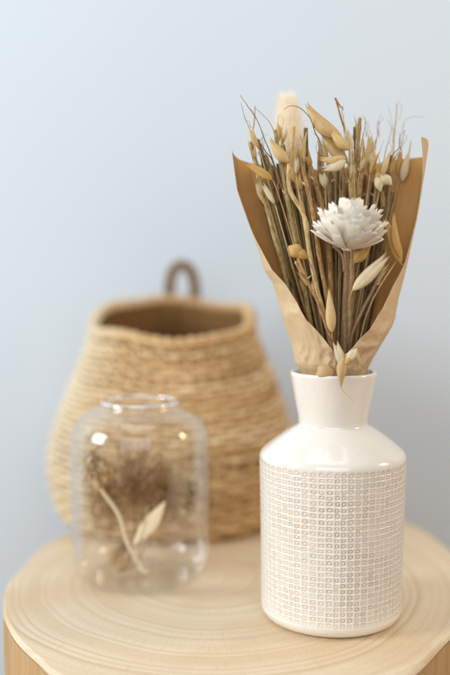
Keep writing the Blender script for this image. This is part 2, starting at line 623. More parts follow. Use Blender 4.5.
so = wrap.modifiers.new('sheet', 'SOLIDIFY'); so.thickness = .00028; so.offset = 0; so.material_offset = 1; so.material_offset_rim = 0
tag(wrap, 'brown kraft paper cone folded round the dried flowers, crumpled where it enters the vase', 'paper')

# crumpled lighter lower front flap on the left is the same sheet; a paper tuft stuffed into the neck
mb = MB()
rows = []; uvs = []
c0 = P(325, 372, .714)
for i in range(15):
    t = i / 14 * PI
    rows.append([c0 + Vector((math.sin(t) * .0062 * math.cos(a) * (1 + .3 * mnoise.noise(Vector((math.cos(a), math.sin(a), t)) * 2)), math.sin(t) * .005 * math.sin(a), -math.cos(t) * .0062 * (1 + .3 * mnoise.noise(Vector((math.cos(a), t, 1)) * 2)))) for a in [2 * PI * k / 18 for k in range(18)]])
    uvs.append([(k / 18, i / 14) for k in range(18)])
mb.grid(rows, uvs, True)
tag(mb.build('paper_wad', M['kraft_light'], origin=c0, smooth=False), 'small crumpled wad of brown paper tucked inside the vase rim', 'paper wad')


# ------------------------------------------------------------------ stems
def stem_pts(path, Y0, Y1, n=5):
    """path in photo pixels top -> down; distance runs from Y0 (top) to Y1 (bottom)"""
    L = len(path)
    pw = [P(x, y, lerp(Y0, Y1, i / (L - 1))) for i, (x, y) in enumerate(path)]
    return catmull(pw, n)


def make_stem(path, w, Y0, Y1, mat, label, group=None, name='cut_twig', nodes=None, cut=True, cat='twig', bark_seed=None):
    pts = stem_pts(path, Y0, Y1, 7)
    n = len(pts)
    rnd = random.Random(int(path[0][0] * 13 + path[0][1] * 7))
    nd = nodes if nodes is not None else [rnd.uniform(.1, .3), rnd.uniform(.4, .6)]
    rad = []
    r0 = w / 2 / F * .745
    for i in range(n):
        t = i / (n - 1)
        r = r0 * lerp(.92, 1.05, t) * (1 + .12 * mnoise.noise(pts[i] * 120))
        for q in nd:
            r *= 1 + .35 * math.exp(-((t - q) / .022) ** 2)
        rad.append(r)
    # slight wander
    pts = [p + Vector((mnoise.noise(p * 40 + Vector((path[0][0], 0, 0))), mnoise.noise(p * 40 + Vector((0, path[0][1], 9))), 0)) * .0009 for p in pts]
    mb = MB()
    mb.tube(pts[::-1], rad[::-1], 9, 0, 1 if cut else None, uv0=rnd.uniform(0, 5))
    # frayed splinters on the cut
    if cut:
        top = pts[0]; d = (pts[0] - pts[1]).normalized()
        for k in range(5):
            a = rnd.uniform(0, 2 * PI)
            off = Vector((math.cos(a), math.sin(a), 0)) * rad[0] * .75
            mb.tube([top + off * .9 - d * .002, top + off + d * rnd.uniform(.0004, .0018)], [rad[0] * .22, rad[0] * .06], 4, 1)
        # a torn scale at a node
        for q in nd[:1]:
            i = int(q * (n - 1)); p = pts[i]
            s_ = rnd.choice((-1, 1))
            mb.tube([p, p + Vector((s_ * .0022, -.001, .001)), p + Vector((s_ * .0036, -.0012, .0026))], [r0 * .7, r0 * .45, r0 * .1], 5, 1)
    for k in range(rnd.choice((1, 2, 3))):
        i = int(rnd.uniform(.05, .6) * (n - 1)); p = pts[i]; d = (pts[max(0, i - 1)] - pts[min(n - 1, i + 1)]).normalized()
        s_ = rnd.choice((-1, 1)); ln = rnd.uniform(.008, .022); wd = r0 * rnd.uniform(.7, 1.3)
        sd = d.cross(Vector((0, -1, 0))).normalized() * s_
        rws = []; uu = []
        for a in range(7):
            t = a / 6
            c_ = p + d * ln * t + sd * (r0 * .7 + ln * .22 * t * t) + Vector((0, -1, 0)) * (r0 * .8 + .0012 * t)
            w_ = wd * math.sin(PI * (.25 + .72 * t))
            tw = Vector((math.cos(t * 1.5), -math.sin(t * 1.5) * .8, 0))
            rws.append([c_ - tw * w_, c_ + Vector((0, -w_ * .5, 0)), c_ + tw * w_]); uu.append([(0, t), (.5, t), (1, t)])
        mb.grid(rws, uu, m=2)
    return tag(mb.build(name, [M[mat], M['pith'], M['sheath']], origin=pts[-1]), label, cat, group)


BOT = 430   # stems end below the rim, inside the neck


def down(x, y, dx=0):
    """straight run from a top (x,y) to the tie point in the neck"""
    xb = 337 + (x - 330) * .10 + dx
    return [(lerp(x, xb, t), lerp(y, BOT, t)) for t in (0, .25, .5, .75, 1)]


FG = 'cut dried stems standing in the paper wrap'
S = [
    (down(250, 142, -3), 4.6, .735, .740, 'olive', 'grey-green cut stem, leftmost of the thick stems in the paper wrap'),
    (down(258, 140, -2), 4.4, .745, .745, 'dark', 'dark green-black cut stem, second from the left in the bouquet'),
    (down(275, 130, -1), 4.2, .722, .735, 'olive', 'long grey-green stem rising through the bud on its left side of the bouquet'),
    ([(293, 126), (292, 150), (289, 172), (291, 192), (304, 216), (310, 250), (320, 300), (334, 360), (337, 430)], 4.6, .716, .73, 'straw', 'pale kinked stem with a bent knot left of the white flower'),
    ([(306, 128), (305, 160), (304, 200), (308, 250), (322, 320), (334, 430)], 4.8, .735, .742, 'dark', 'dark cut stem standing straight behind the pale kinked stem'),
    ([(302, 149), (305, 175), (313, 215), (320, 262), (330, 320), (336, 430)], 4.4, .718, .73, 'brown', 'reddish brown frayed stem just left of the white flower'),
    ([(307, 158), (318, 190), (326, 225), (331, 290), (337, 430)], 4.6, .724, .735, 'brown', 'brown stem leaning right and passing behind the left edge of the white flower'),
    ([(352, 150), (353, 180), (354, 215), (351, 290), (345, 430)], 5.0, .722, .735, 'straw', 'speckled pale stem cut flat above the right side of the white flower'),
    ([(355, 127), (354, 160), (352, 200), (348, 300), (342, 430)], 3.4, .748, .745, 'dark', 'thin dark stem behind the speckled pale stem above the flower'),
    ([(360, 118), (358, 150), (357, 200), (352, 300), (344, 430)], 4.0, .742, .742, 'olive', 'grey stem with a split top, tallest of the pair above the white flower'),
    ([(365, 156), (361, 180), (358, 215), (352, 300), (344, 430)], 4.4, .733, .74, 'brown', 'short brown stem right of the speckled pale stem'),
    ([(390, 155), (386, 190), (381, 235), (366, 310), (345, 430)], 4.4, .748, .745, 'dark', 'dark stem near the right side of the paper wrap'),
    ([(267, 157), (272, 190), (283, 240), (306, 310), (330, 430)], 4.6, .752, .748, 'brown', 'brown stem between the two dark green stems on the left of the bouquet'),
    ([(281, 158), (286, 190), (293, 230), (308, 290), (330, 360), (336, 430)], 5.6, .745, .745, 'brown', 'thick brown stem behind the golden bud'),
    ([(283, 145), (288, 175), (298, 225), (312, 275), (328, 340), (335, 430)], 5.0, .752, .75, 'dark', 'shaded dark stem behind the golden bud and the thick brown stem'),
    ([(320, 152), (320, 190), (318, 240), (327, 300), (338, 430)], 4.4, .742, .745, 'brown', 'brown stem behind the left edge of the white flower'),
    ([(330, 165), (330, 200), (331, 250), (336, 320), (340, 430)], 4.2, .752, .748, 'umber', 'dull stem directly behind the white flower'),
    ([(342, 160), (344, 190), (348, 250), (346, 320), (342, 430)], 4.4, .752, .748, 'brown', 'brown stem seen just above the white flower top'),
    ([(296, 262), (308, 282), (318, 302), (328, 330), (336, 360), (338, 430)], 3.4, .705, .722, 'brown', 'orange brown short twig lying slantwise above the paper fold'),
    ([(376, 170), (374, 210), (366, 265), (354, 320), (343, 430)], 4.0, .755, .75, 'olive', 'olive stem behind the right edge of the white flower'),
    ([(384, 268), (376, 285), (362, 312), (350, 345), (344, 430)], 3.2, .735, .73, 'umber', 'greyish stem resting along the right edge of the paper opening'),
]
for path, w, y0, y1, m_, lab in S:
    make_stem(path, w, y0, y1, m_, lab)

# deep filler stems in the shade of the wrap
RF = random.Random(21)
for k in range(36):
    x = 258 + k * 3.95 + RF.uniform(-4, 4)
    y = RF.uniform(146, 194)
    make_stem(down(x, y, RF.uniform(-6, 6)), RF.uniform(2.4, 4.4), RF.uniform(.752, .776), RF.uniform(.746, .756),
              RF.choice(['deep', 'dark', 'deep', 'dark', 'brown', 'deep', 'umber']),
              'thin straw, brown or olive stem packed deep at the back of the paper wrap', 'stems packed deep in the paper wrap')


# thin grass stalks / wisps
def wisp(path, w0, w1, Y0, Y1, mat, label, name='dry_grass', extra=(), group=None):
    pts = stem_pts(path, Y0, Y1, 8)
    mb = MB()
    n = len(pts)
    mb.tube(pts, [lerp(w0, w1, i / (n - 1)) / 2 / F * .745 for i in range(n)], 5)
    for ex in extra:
        q = stem_pts(ex[0], ex[3] if len(ex) > 3 else Y0, ex[4] if len(ex) > 4 else Y0, 6)
        mb.tube(q, [lerp(ex[1], ex[2], i / (len(q) - 1)) / 2 / F * .745 for i in range(len(q))], 5)
    return tag(mb.build(name, M[mat], origin=pts[-1]), label, 'dry grass', group)


wisp([(240, 95), (249, 108), (258, 122), (264, 138), (272, 158), (290, 215), (318, 320), (335, 425)], .5, 1.8, .728, .74, 'brown',
     'thin twisted brown awn reaching farthest up at the left of the bouquet',
     extra=[([(241, 103), (245, 118), (250, 130), (254, 145)], .4, .9), ([(255, 108), (262, 114), (270, 123), (275, 134)], .4, .8), ([(247, 106), (253, 112), (258, 122)], .4, .6)])
wisp([(255, 106), (254, 124), (252, 140), (262, 180), (290, 280), (332, 425)], 1.2, 2.4, .742, .745, 'straw',
     'straight straw stalk poking up between the thin awns at far left')
wisp([(257, 138), (266, 152), (274, 165), (290, 220), (332, 425)], .8, 2, .73, .74, 'dark', 'dark short bent wisp in front of the left stems')
wisp([(336, 100), (341, 118), (347, 136), (351, 150), (352, 200), (346, 330), (342, 425)], 1.8, 2.6, .738, .742, 'brown',
     'slim brown stalk with a frayed tip leaning left above the flower',
     extra=[([(336, 99), (339, 104), (344, 110)], 1.6, .6), ([(335, 98), (338, 103), (341, 108)], 2.6, 1.2), ([(343, 106), (342, 112), (344, 118)], .8, .5)])
wisp([(284, 110), (290, 106), (300, 108), (310, 118), (315, 132), (321, 146), (324, 180), (332, 300), (338, 425)], .5, 1.8, .715, .74, 'umber',
     'hair thin curling stalk arching in front of the bunny tail')
wisp([(397, 103), (396, 118), (394, 138), (392, 165), (384, 230), (345, 425)], 1.2, 2.4, .775, .75, 'straw',
     'tall blurred feathery stalk at the far right of the bouquet',
     extra=[([(388, 105), (391, 118), (394, 132)], .3, .6, .775, .775), ([(425, 117), (412, 117), (404, 122), (403, 133), (407, 137), (402, 146), (396, 156)], .3, .9, .775, .775),
            ([(396, 133), (402, 131), (404, 124)], .3, .5, .775, .775), ([(398, 100), (402, 108), (399, 120)], .3, .6, .775, .775)])
wisp([(411, 140), (410, 150), (405, 165), (400, 178), (385, 240), (345, 425)], .4, 2, .765, .75, 'straw', 'thin stalk carrying the pale husk beside the right paper edge')


# ------------------------------------------------------------------ husks
def husk_shell(mb, base, tip, w, side, open_=.25, bend=0.0, m=0, view=Vector((0, -1, 0)), roll=0.0, n=16, c=8, wide=.38, thick=.35):
    """one boat-shaped glume from base to tip; side = +-1 which way it cups"""
    d = tip - base; L = d.length; d.normalize()
    s_ = d.cross(view).normalized()
    v_ = s_.cross(d).normalized()
    rot = Matrix.Rotation(roll, 3, d)
    s_ = rot @ s_; v_ = rot @ v_
    rows = []; uvs = []
    for i in range(n + 1):
        t = i / n
        # lens outline with a long point
        ww = w / 2 * (math.sin(PI * min(1, t ** (math.log(.5) / math.log(wide)))) ** 1.15) * (1.08 - .15 * t)
        cen = base + d * L * t + s_ * (side * open_ * w * math.sin(PI * t * .5) ** 1.5 * t) + s_ * bend * L * math.sin(PI * t)
        r_ = []; u = []
        for j in range(c + 1):
            a = lerp(-PI * .5, PI * .5, j / c)
            rip = 1 + .07 * math.cos(j * PI)
            r_.append(cen + s_ * (math.sin(a) * ww * rip) - v_ * 0 + v_ * (math.cos(a) * ww * thick * 2))
            u.append((j / c, t))
        rows.append(r_); uvs.append(u)
    mb.grid(rows, uvs, m=m)


def husk(px0, px1, w, Y, mat, label, name='oat_sprig', open_=.25, bend=0, roll=0, stalk=None, awns=(), dY=0.0, glumes=2, group=None, parent=None, wide=.38, tipopen=True):
    b = P(px0[0], px0[1], Y); t = P(px1[0], px1[1], Y + dY)
    W = w / F * .745
    root = empty(name, b, label, 'oat sprig', group)
    for k in range(glumes):
        mb = MB()
        sd = (-1, 1, 0)[k]
        husk_shell(mb, b, t + Vector((0, -.0006 * k, 0)), W * (1, .9, .7)[k], sd, open_, bend * 1, roll=roll + (.35, -.35, 0)[k], wide=wide, view=Vector((0, -1 if k != 2 else 1, 0)))
        o_ = mb.build('glume', M[mat], root)
        sm = o_.modifiers.new('skin', 'SOLIDIFY'); sm.thickness = .00022
    # the grain inside closes the back
    mb = MB()
    mid = lerp(b, t, .5)
    d = (t - b)
    pts = [b + d * q for q in (0, .1, .25, .4, .55, .7, .85)]
    bd = d.cross(Vector((0, -1, 0))).normalized() * bend * d.length
    pts = [p + bd * math.sin(PI * q) for p, q in zip(pts, (0, .1, .25, .4, .55, .7, .85))]
    mb.tube(pts, [W * q for q in (.05, .2, .33, .36, .3, .2, .04)], 8)
    mb.build('grain', M['husk_gold'], root)
    if stalk:
        mb = MB()
        sp = stem_pts([px0] + list(stalk), Y, .742, 6)
        mb.tube(sp, [(.9 + 1.0 * i / len(sp)) / 2 / F * .745 for i in range(len(sp))], 5)
        mb.build('stalk', M['straw'], root)
    for aw in awns:
        mb = MB()
        sp = stem_pts(aw, Y + dY, Y + dY, 6)
        mb.tube(sp, [lerp(.8, .3, i / len(sp)) / 2 / F * .745 for i in range(len(sp))], 4)
        mb.build('awn', M['husk'], root)
    return root


husk((344, 140), (306, 103), 15, .730, 'husk', 'largest straw husk, a long curved pod at the top centre of the bouquet', open_=.10, bend=-.10, stalk=[(350, 165), (345, 300), (340, 425)], wide=.42)
husk((350, 150), (331, 131), 11, .726, 'husk', 'short rounded husk tucked right below the largest curved husk', open_=.12, bend=-.05, stalk=[(352, 180), (345, 300), (340, 425)])
husk((348, 163), (321, 132), 12, .735, 'husk', 'shaded husk pointing up left under the largest curved husk', open_=.12, bend=-.04, stalk=[(350, 200), (343, 300), (339, 425)])
husk((346, 157), (318, 158), 9, .712, 'husk', 'upper husk of the pair pointing left above the white flower', open_=.15, bend=-.12, stalk=[(350, 175), (350, 215), (343, 425)], dY=-.006)
husk((346, 160), (321, 169), 9, .710, 'husk_pale', 'lower husk of the pair pointing left above the white flower', open_=.2, bend=-.10, stalk=[(350, 175), (350, 215), (343, 425)], dY=-.006)
husk((289, 163), (270, 138), 11, .716, 'husk', 'slender husk pointing up left in front of the bunny tail base', open_=.08, bend=-.06, stalk=[(300, 200), (315, 280), (335, 425)])
husk((299, 185), (291, 158), 12, .738, 'husk_gold', 'golden husk hanging below the bunny tail', open_=.12, stalk=[(305, 215), (318, 300), (336, 425)])
husk((273, 180), (245, 163), 8, .715, 'husk_gold', 'brown slanting husk crossing the left stems', open_=.15, bend=.02, stalk=[(285, 215), (305, 290), (334, 425)], awns=[[(245, 163), (244, 161), (243, 162)]])
husk((371, 178), (370, 133), 11, .755, 'husk', 'upright blurred husk standing above the flower at right', open_=.15, stalk=[(366, 220), (355, 300), (343, 425)], awns=[[(370, 133), (369, 127), (368, 120)]])
husk((376, 172), (386, 189), 14, .728, 'husk_pale', 'open split husk just above the right side of the white flower', open_=.5, stalk=[(374, 200), (362, 300), (344, 425)], wide=.5)
husk((402, 182), (409, 152), 9, .755, 'husk_pale', 'pale husk leaning on the right paper edge near the top', open_=.12, stalk=[(394, 220), (365, 320), (344, 425)], awns=[[(409, 152), (410, 146), (411, 140)]])
husk((401, 264), (384, 217), 11, .722, 'husk_gold', 'left husk of the long golden pair at the right of the flower', open_=.1, bend=.02, stalk=[(392, 268), (365, 320), (345, 425)], awns=[[(400, 262), (404, 266), (408, 267)]])
husk((400, 258), (394, 212), 8, .718, 'husk_gold', 'right husk of the long golden pair at the right of the flower', open_=.1, bend=-.05, stalk=[(392, 268), (365, 320), (345, 425)])
husk((352, 291), (388, 254), 12, .702, 'husk_pale', 'cream oat husk pointing up right below the white flower', open_=.22, bend=.02, stalk=[(347, 310), (344, 350), (342, 425)], glumes=2)
husk((354, 263), (371, 243), 12, .715, 'husk_gold', 'golden husk half hidden under the white flower on its right', open_=.12, stalk=[(351, 290), (344, 425)])
husk((332, 333), (329, 288), 10, .708, 'husk', 'slim upright husk between the stems left of the flower stem', open_=.05, stalk=[(334, 360), (337, 425)], wide=.35)
husk((308, 258), (288, 246), 14, .704, 'husk_gold', 'fat golden bud with a torn tip on the left of the bouquet', name='seed_bud', open_=.02, stalk=[(314, 275), (325, 320), (336, 425)], wide=.62)
husk((344, 368), (335, 341), 8, .690, 'husk_pale', 'pale husk standing up at the point of the paper opening', open_=.30, stalk=[(344, 375), (344, 400), (342, 425)])
husk((344, 366), (357, 348), 9, .688, 'husk_pale', 'pale rounded husk pointing up right over the vase rim', open_=.05, stalk=[(344, 375), (344, 400), (342, 425)], wide=.6)
husk((345, 354), (341, 388), 9, .689, 'husk', 'husk drooping down over the front of the vase rim with a long curved point', open_=.05, bend=.05, awns=[[(341, 386), (344, 392), (350, 397), (355, 403)], [(348, 364), (356, 366), (362, 369), (365, 373)]], wide=.42)

RH = random.Random(31)
for k in range(26):
    x = RH.uniform(258, 398); y = RH.uniform(142, 215)
    if 308 < x < 392 and y > 190: y -= 40
    lean = (x - 330) * .10 + RH.uniform(-9, 9); ln = RH.uniform(15, 27)
    husk((x, y), (x + lean, y - ln), RH.uniform(4.5, 8), RH.uniform(.722, .76), RH.choice(['husk', 'husk_pale', 'husk_gold']),
         'small narrow straw husk tucked among the stem tops', open_=RH.uniform(.05, .4), bend=RH.uniform(-.08, .08), wide=RH.uniform(.33, .5),
         stalk=[(lerp(x, 337, .3), lerp(y, 425, .3)), (lerp(x, 337, .7), lerp(y, 425, .7)), (337 + (x - 330) * .08, 425)], group='small husks among the stem tops',
         awns=[[(x + lean, y - ln + 1), (x + lean * 1.2, y - ln - 5), (x + lean * 1.3 + RH.uniform(-5, 5), y - ln - RH.uniform(8, 14))]])
for k in range(9):
    x = (262, 283, 300, 318, 344, 366, 379, 392, 400)[k]; y = RH.uniform(118, 150)
    wisp([(x, y), (x + RH.uniform(-3, 3), y + 14), (lerp(x, 337, .15) + RH.uniform(-2, 2), y + 34), (lerp(x, 337, .5), lerp(y, 425, .5)), (337 + (x - 330) * .08, 425)], .6, 1.6, RH.uniform(.73, .765), .745,
         RH.choice(['straw', 'brown']), 'hair thin straw wisp sticking out between the stem tops', group='thin wisps between the stem tops',
         extra=[([(x + RH.uniform(-6, 6), y - RH.uniform(2, 8)), (x + RH.uniform(-3, 3), y + 5), (x + .5, y + 16)], .3, .6) for _ in range(2)])

# ------------------------------------------------------------------ bunny tail
bt0 = P(291, 163, .775); bt1 = P(287, 89, .782)
bt = empty('bunny_tail_grass', bt0, 'soft cream fluffy bunny tail grass head at the back of the bouquet', 'bunny tail')
mb = MB()
d = bt1 - bt0
pts = [bt0 + d * q for q in (0, .1, .25, .4, .55, .7, .82)]
mb.tube(pts, [.001, .004, .0064, .0070, .0060, .0038, .0012], 12)
mb.build('seed_core', M['husk_pale'], bt)
RB = random.Random(5)
mb = MB()
for k in range(5600):
    t = RB.random() ** 1.15
    a = RB.uniform(0, 2 * PI)
    rr = .0078 * math.sin(PI * min(1, max(.05, t * .9 + .08))) ** .5
    base = bt0 + d * (t * .88) + Vector((math.cos(a), math.sin(a), 0)) * rr * .8
    out = (Vector((math.cos(a), math.sin(a), 0)) * RB.uniform(.5, 1.0) + d.normalized() * RB.uniform(.7, 1.8)).normalized()
    ln = RB.uniform(.008, .020) * (1 - .5 * t)
    sd = out.cross(Vector((RB.uniform(-1, 1), RB.uniform(-1, 1), .3))).normalized() * .00013
    tip = base + out * ln + Vector((0, 0, RB.uniform(-.001, .001)))
    i0 = mb.vert(base - sd, (.2, t)); i1 = mb.vert(base + sd, (.3, t)); i2 = mb.vert(tip, (.25, t + .3))
    mb.face(i0, i1, i2)
mb.build('fluff', M['fluff'], bt)
mb = MB()
sp = stem_pts([(291, 163), (300, 210), (322, 320), (336, 425)], .775, .745, 6)
mb.tube(sp, [.0006] * len(sp), 6)
mb.build('stalk', M['straw'], bt)

# ------------------------------------------------------------------ white flower
FY = .700
fb = P(346, 252, FY)
fl = empty('dried_flower', P(344, 425, .735), 'large white papery dried flower with many narrow petals on a brown stem', 'flower')
mb = MB()
sp = stem_pts([(346, 250), (347, 275), (345.5, 305), (345, 340), (343, 385), (343, 425)], FY, .735, 8)
mb.tube(sp, [2.6 / F * .72 * (1 + .06 * math.sin(i * 1.7)) for i in range(len(sp))], 10)
mb.build('stem', M['umber'], fl)
mb = MB()
sp = stem_pts([(333, 246), (339, 251), (343, 258), (344, 272)], FY - .004, FY - .003, 6)
mb.tube(sp, [1.3 / F * .7 * (1.1 - .3 * i / len(sp)) for i in range(len(sp))], 6)
mb.build('torn_sepal', M['umber'], fl)
px = .70 / F      # metres per photo pixel at the flower
axis = Vector((.15, .02, 1)).normalized()
ex = Vector((1, 0, 0)); ex = (ex - axis * ex.dot(axis)).normalized(); ey = axis.cross(ex)
RP = random.Random(11)


def petal(a, incl, L, w, curl, lift, m='petal'):
    """strap petal: starts on the head, leaves at incl from the axis, curls"""
    rad_ = (ex * math.cos(a) + ey * math.sin(a))
    side = axis.cross(rad_).normalized()
    n = 12; c = 10
    rows = []; uvs = []
    p = fb + axis * (5.0 * px + lift) + rad_ * 5.5 * px * math.sin(incl)
    ang_ = incl * .55
    twist = RP.uniform(-.25, .25)
    tipn = [RP.uniform(-.06, .06) for _ in range(c + 1)]
    for i in range(n + 1):
        t = i / n
        ang_ = incl * (1.12 - .34 * t) + curl * t * t
        dirv = (axis * math.cos(ang_) + rad_ * math.sin(ang_)).normalized()
        nor = (rad_ * math.cos(ang_) - axis * math.sin(ang_)).normalized()
        s2 = (side * math.cos(twist * t) + nor * math.sin(twist * t))
        ww = w / 2 * (.45 + .60 * t ** .7 if t < .8 else (.45 + .60 * .8 ** .7) * (1 - .25 * ((t - .8) / .2) ** 2))
        r_ = []; u = []
        for j in range(c + 1):
            q = j / c * 2 - 1
            tip_off = 0
            if i == n:
                tip_off = (-.035 if j % 2 else .025) + tipn[j] * .6
            elif i == n - 1:
                tip_off = (-.03 if j % 2 else .02)
            r_.append(p + s2 * q * ww + nor * (abs(q) ** 2) * ww * -.26 + nor * .075 * w * math.cos(j * PI) + dirv * tip_off * L * .8)
            u.append((j / c, t))
        rows.append(r_); uvs.append(u)
        p = p + dirv * L / n
    mb = MB(); mb.grid(rows, uvs)
    o_ = mb.build('petal', M[m], fl)
    sm = o_.modifiers.new('skin', 'SOLIDIFY'); sm.thickness = .00014
    return o_


layers = [(6, .12, 46, 13), (10, .32, 47, 14), (15, .52, 46, 14), (18, .72, 44, 14), (20, .92, 40, 14), (17, 1.10, 37, 13), (9, 1.30, 34, 10)]
for li, (cnt, inc, L, w) in enumerate(layers):
    for k in range(cnt):
        a = 2 * PI * (k + .5 * (li % 2)) / cnt + RP.uniform(-.14, .14)
        petal(a, inc + RP.uniform(-.09, .09), L * px * RP.uniform(.88, 1.08) , w * px * RP.uniform(.8, 1.2), RP.uniform(-.34, .18), -RP.uniform(0, 1.5) * px)
# bound white base: overlapping scales
mb = MB()
for ring, (z0_, rr, Ls) in enumerate(((1.5, 6.5, 8), (4.0, 8.5, 9), (7.0, 10.5, 10))):
    for k in range(13):
        a = 2 * PI * (k + .5 * (ring % 2)) / 13 + RP.uniform(-.1, .1)
        rad_ = (ex * math.cos(a) + ey * math.sin(a)); side = axis.cross(rad_).normalized()
        rows = []; uvs = []
        for i in range(7):
            t = i / 6
            r_ = []; u = []
            ww = 4.0 * px * math.sin(PI * (.2 + .7 * t))
            for j in range(5):
                q = j / 4 * 2 - 1
                r_.append(fb + axis * (z0_ - .5 + Ls * t) * px + rad_ * (rr * (.35 + .65 * math.sin(PI * .5 * min(1, t * 1.3 + .1))) + .8 * (t > .9)) * px + side * q * ww - rad_ * q * q * ww * .35)
                u.append((j / 4, t))
            rows.append(r_); uvs.append(u)
        mb.grid(rows, uvs)
o_ = mb.build('calyx', M['petal'], fl)
sm = o_.modifiers.new('skin', 'SOLIDIFY'); sm.thickness = .0003
# core that the petals sit on
mb = MB()
rows = []; uvs = []
for i in range(10):
    t = i / 9 * PI
    rows.append([fb + axis * (8 - 7 * math.cos(t)) * px + (ex * math.cos(a) + ey * math.sin(a)) * 6 * px * math.sin(t) for a in [2 * PI * k / 16 for k in range(16)]])
    uvs.append([(k / 16, i / 9) for k in range(16)])
mb.grid(rows, uvs, True)
mb.build('flower_core', M['petal'], fl)

# ------------------------------------------------------------------ glass jar
JX, JY = (140 - 225) / F * .838, .832
profo = [(.0001, .0), (.040, .0), (.0470, .0006), (.0520, .0030), (.0558, .0075), (.0580, .0140), (.0588, .022), (.0588, .114), (.0583, .1215), (.0566, .1285), (.0535, .1345), (.0490, .1390), (.0440, .1422), (.0390, .1443), (.0350, .1458),
         (.0328, .1470), (.0318, .1482), (.0316, .1493), (.0311, .1500), (.0303, .1502), (.0296, .1497)]
profi = [(.0294, .1485), (.0298, .1465), (.0315, .1446), (.0350, .1434), (.0390, .1421), (.0436, .1399), (.0482, .1367), (.0522, .1326), (.0550, .1272), (.0564, .1210), (.0569, .114), (.0569, .022), (.0561, .0146), (.0540, .0090), (.0508, .0055), (.0460, .0034), (.030, .0030), (.0001, .0029)]
mb = MB()
rows = []; uvs = []
for r, z in profo + profi:
    rows.append([Vector((JX + r * math.cos(a), JY + r * math.sin(a), z + .0003)) for a in [2 * PI * k / 96 for k in range(96)]])
    uvs.append([(k / 96, z) for k in range(96)])
mb.grid(rows, uvs, True)
jar = mb.build('glass_jar', M['glass'], origin=(JX, JY, 0))
tag(jar, 'clear round shouldered glass jar with dried sprigs inside, left of the vase', 'jar')


mb = MB(); rows = []; uvs = []
for j in range(97):
    a = 2 * PI * (j % 96) / 96
    rows.append([Vector((JX + (.0312 + .0019 * math.cos(q)) * math.cos(a), JY + (.0312 + .0019 * math.cos(q)) * math.sin(a), .1500 + .0014 * math.sin(q))) for q in [2 * PI * k / 12 for k in range(13)]])
    uvs.append([(j / 96, k / 12) for k in range(13)])
mb.grid(rows, uvs)
mb.build('rim', M['thick_glass'], jar)


def clampjar(p):
    dx, dy = p.x - JX, p.y - JY
    z = min(max(p.z, .0075), .124)
    rm = .053 if z < .108 else .046
    if z < .014: rm = .047
    r = math.hypot(dx, dy)
    k = min(1, rm / r) if r > 0 else 1
    return Vector((JX + dx * k, JY + dy * k, z))


def sprig(path, w0, w1, Y0, Y1, mat, label, head=None, name='dried_sprig', extra=None):
    pts = [clampjar(p) for p in stem_pts(path, Y0, Y1, 6)]
    root = empty(name, pts[-1], label, 'dried sprig', 'dried sprigs inside the jar')
    mb = MB(); n = len(pts)
    mb.tube(pts, [lerp(w0, w1, i / (n - 1)) / 2 / F * .84 for i in range(n)], 8)
    mb.build('stem', M[mat], root)
    if head:
        cx, cy, rx, ry, cnt, hm, seed = head
        rr = random.Random(seed)
        tw = MB(); fl_ = MB()
        base = pts[0] if extra is None else clampjar(P(extra[0], extra[1], (Y0 + Y1) / 2))
        for k in range(cnt):
            a = rr.uniform(0, 2 * PI); q = rr.random() ** .5
            e = clampjar(P(cx + math.cos(a) * rx * q, cy + math.sin(a) * ry * q, (Y0) + rr.uniform(-.014, .014)))
            if k % 2 == 0:
                mid = lerp(base, e, .5) + Vector((rr.uniform(-.003, .003), 0, rr.uniform(-.001, .004)))
                tw.tube(catmull([base, mid, e], 4), [.00032] * 9, 4)
            for s_ in range(3):
                c_ = clampjar(e + Vector([rr.uniform(-.0025, .0025) for _ in range(3)]))
                up_ = Vector([rr.uniform(-1, 1) for _ in range(3)]).normalized() * rr.uniform(.0007, .0022)
                sd = up_.cross(Vector((rr.random(), rr.random(), rr.random()))).normalized() * rr.uniform(.0004, .0009)
                i0 = fl_.vert(c_ - up_, (0, 0)); i1 = fl_.vert(c_ + sd, (1, .5)); i2 = fl_.vert(c_ + up_, (0, 1)); i3 = fl_.vert(c_ - sd, (.5, .5))
                fl_.face(i0, i1, i2, i3)
        tw.build('branchlets', M['clump'], root)
        fl_.build('florets', M[hm], root)
    return root


sprig([(87, 458), (97, 484), (118, 514), (128, 545), (140, 566), (148, 588)], 3.6, 4.2, .800, .822, 'twig_pale',
      'thick pale twig crossing the jar from upper left to the bottom', head=(92, 470, 18, 24, 110, 'clump_gold', 4))
sprig([(134, 500), (135, 530), (128, 560), (118, 592)], 2.0, 3.0, .835, .822, 'clump', 'dark brown bushy sprig, the densest clump in the middle of the jar',
      head=(136, 484, 36, 42, 400, 'clump', 6))
sprig([(108, 490), (118, 520), (128, 550), (136, 590)], 1.6, 2.0, .85, .835, 'brown', 'loose brown sprig at the left side of the jar behind the pale twig',
      head=(106, 500, 20, 38, 230, 'clump', 8))
sprig([(168, 490), (158, 520), (143, 550), (124, 594)], 1.6, 2.4, .845, .83, 'brown', 'wiry brown sprig fanning to the right side of the jar',
      head=(164, 492, 20, 32, 230, 'clump', 9))
sprig([(128, 545), (124, 556), (122, 570), (119, 592)], 1.2, 1.6, .822, .822, 'brown', 'tiny ochre sprig low in the jar where the stems cross', head=(117, 556, 8, 14, 60, 'clump_gold', 12))
leafsprig = sprig([(148, 505), (143, 530), (136, 560), (128, 593)], 1.2, 2, .815, .82, 'straw', 'straw stem with a pale broad leaf in the jar')
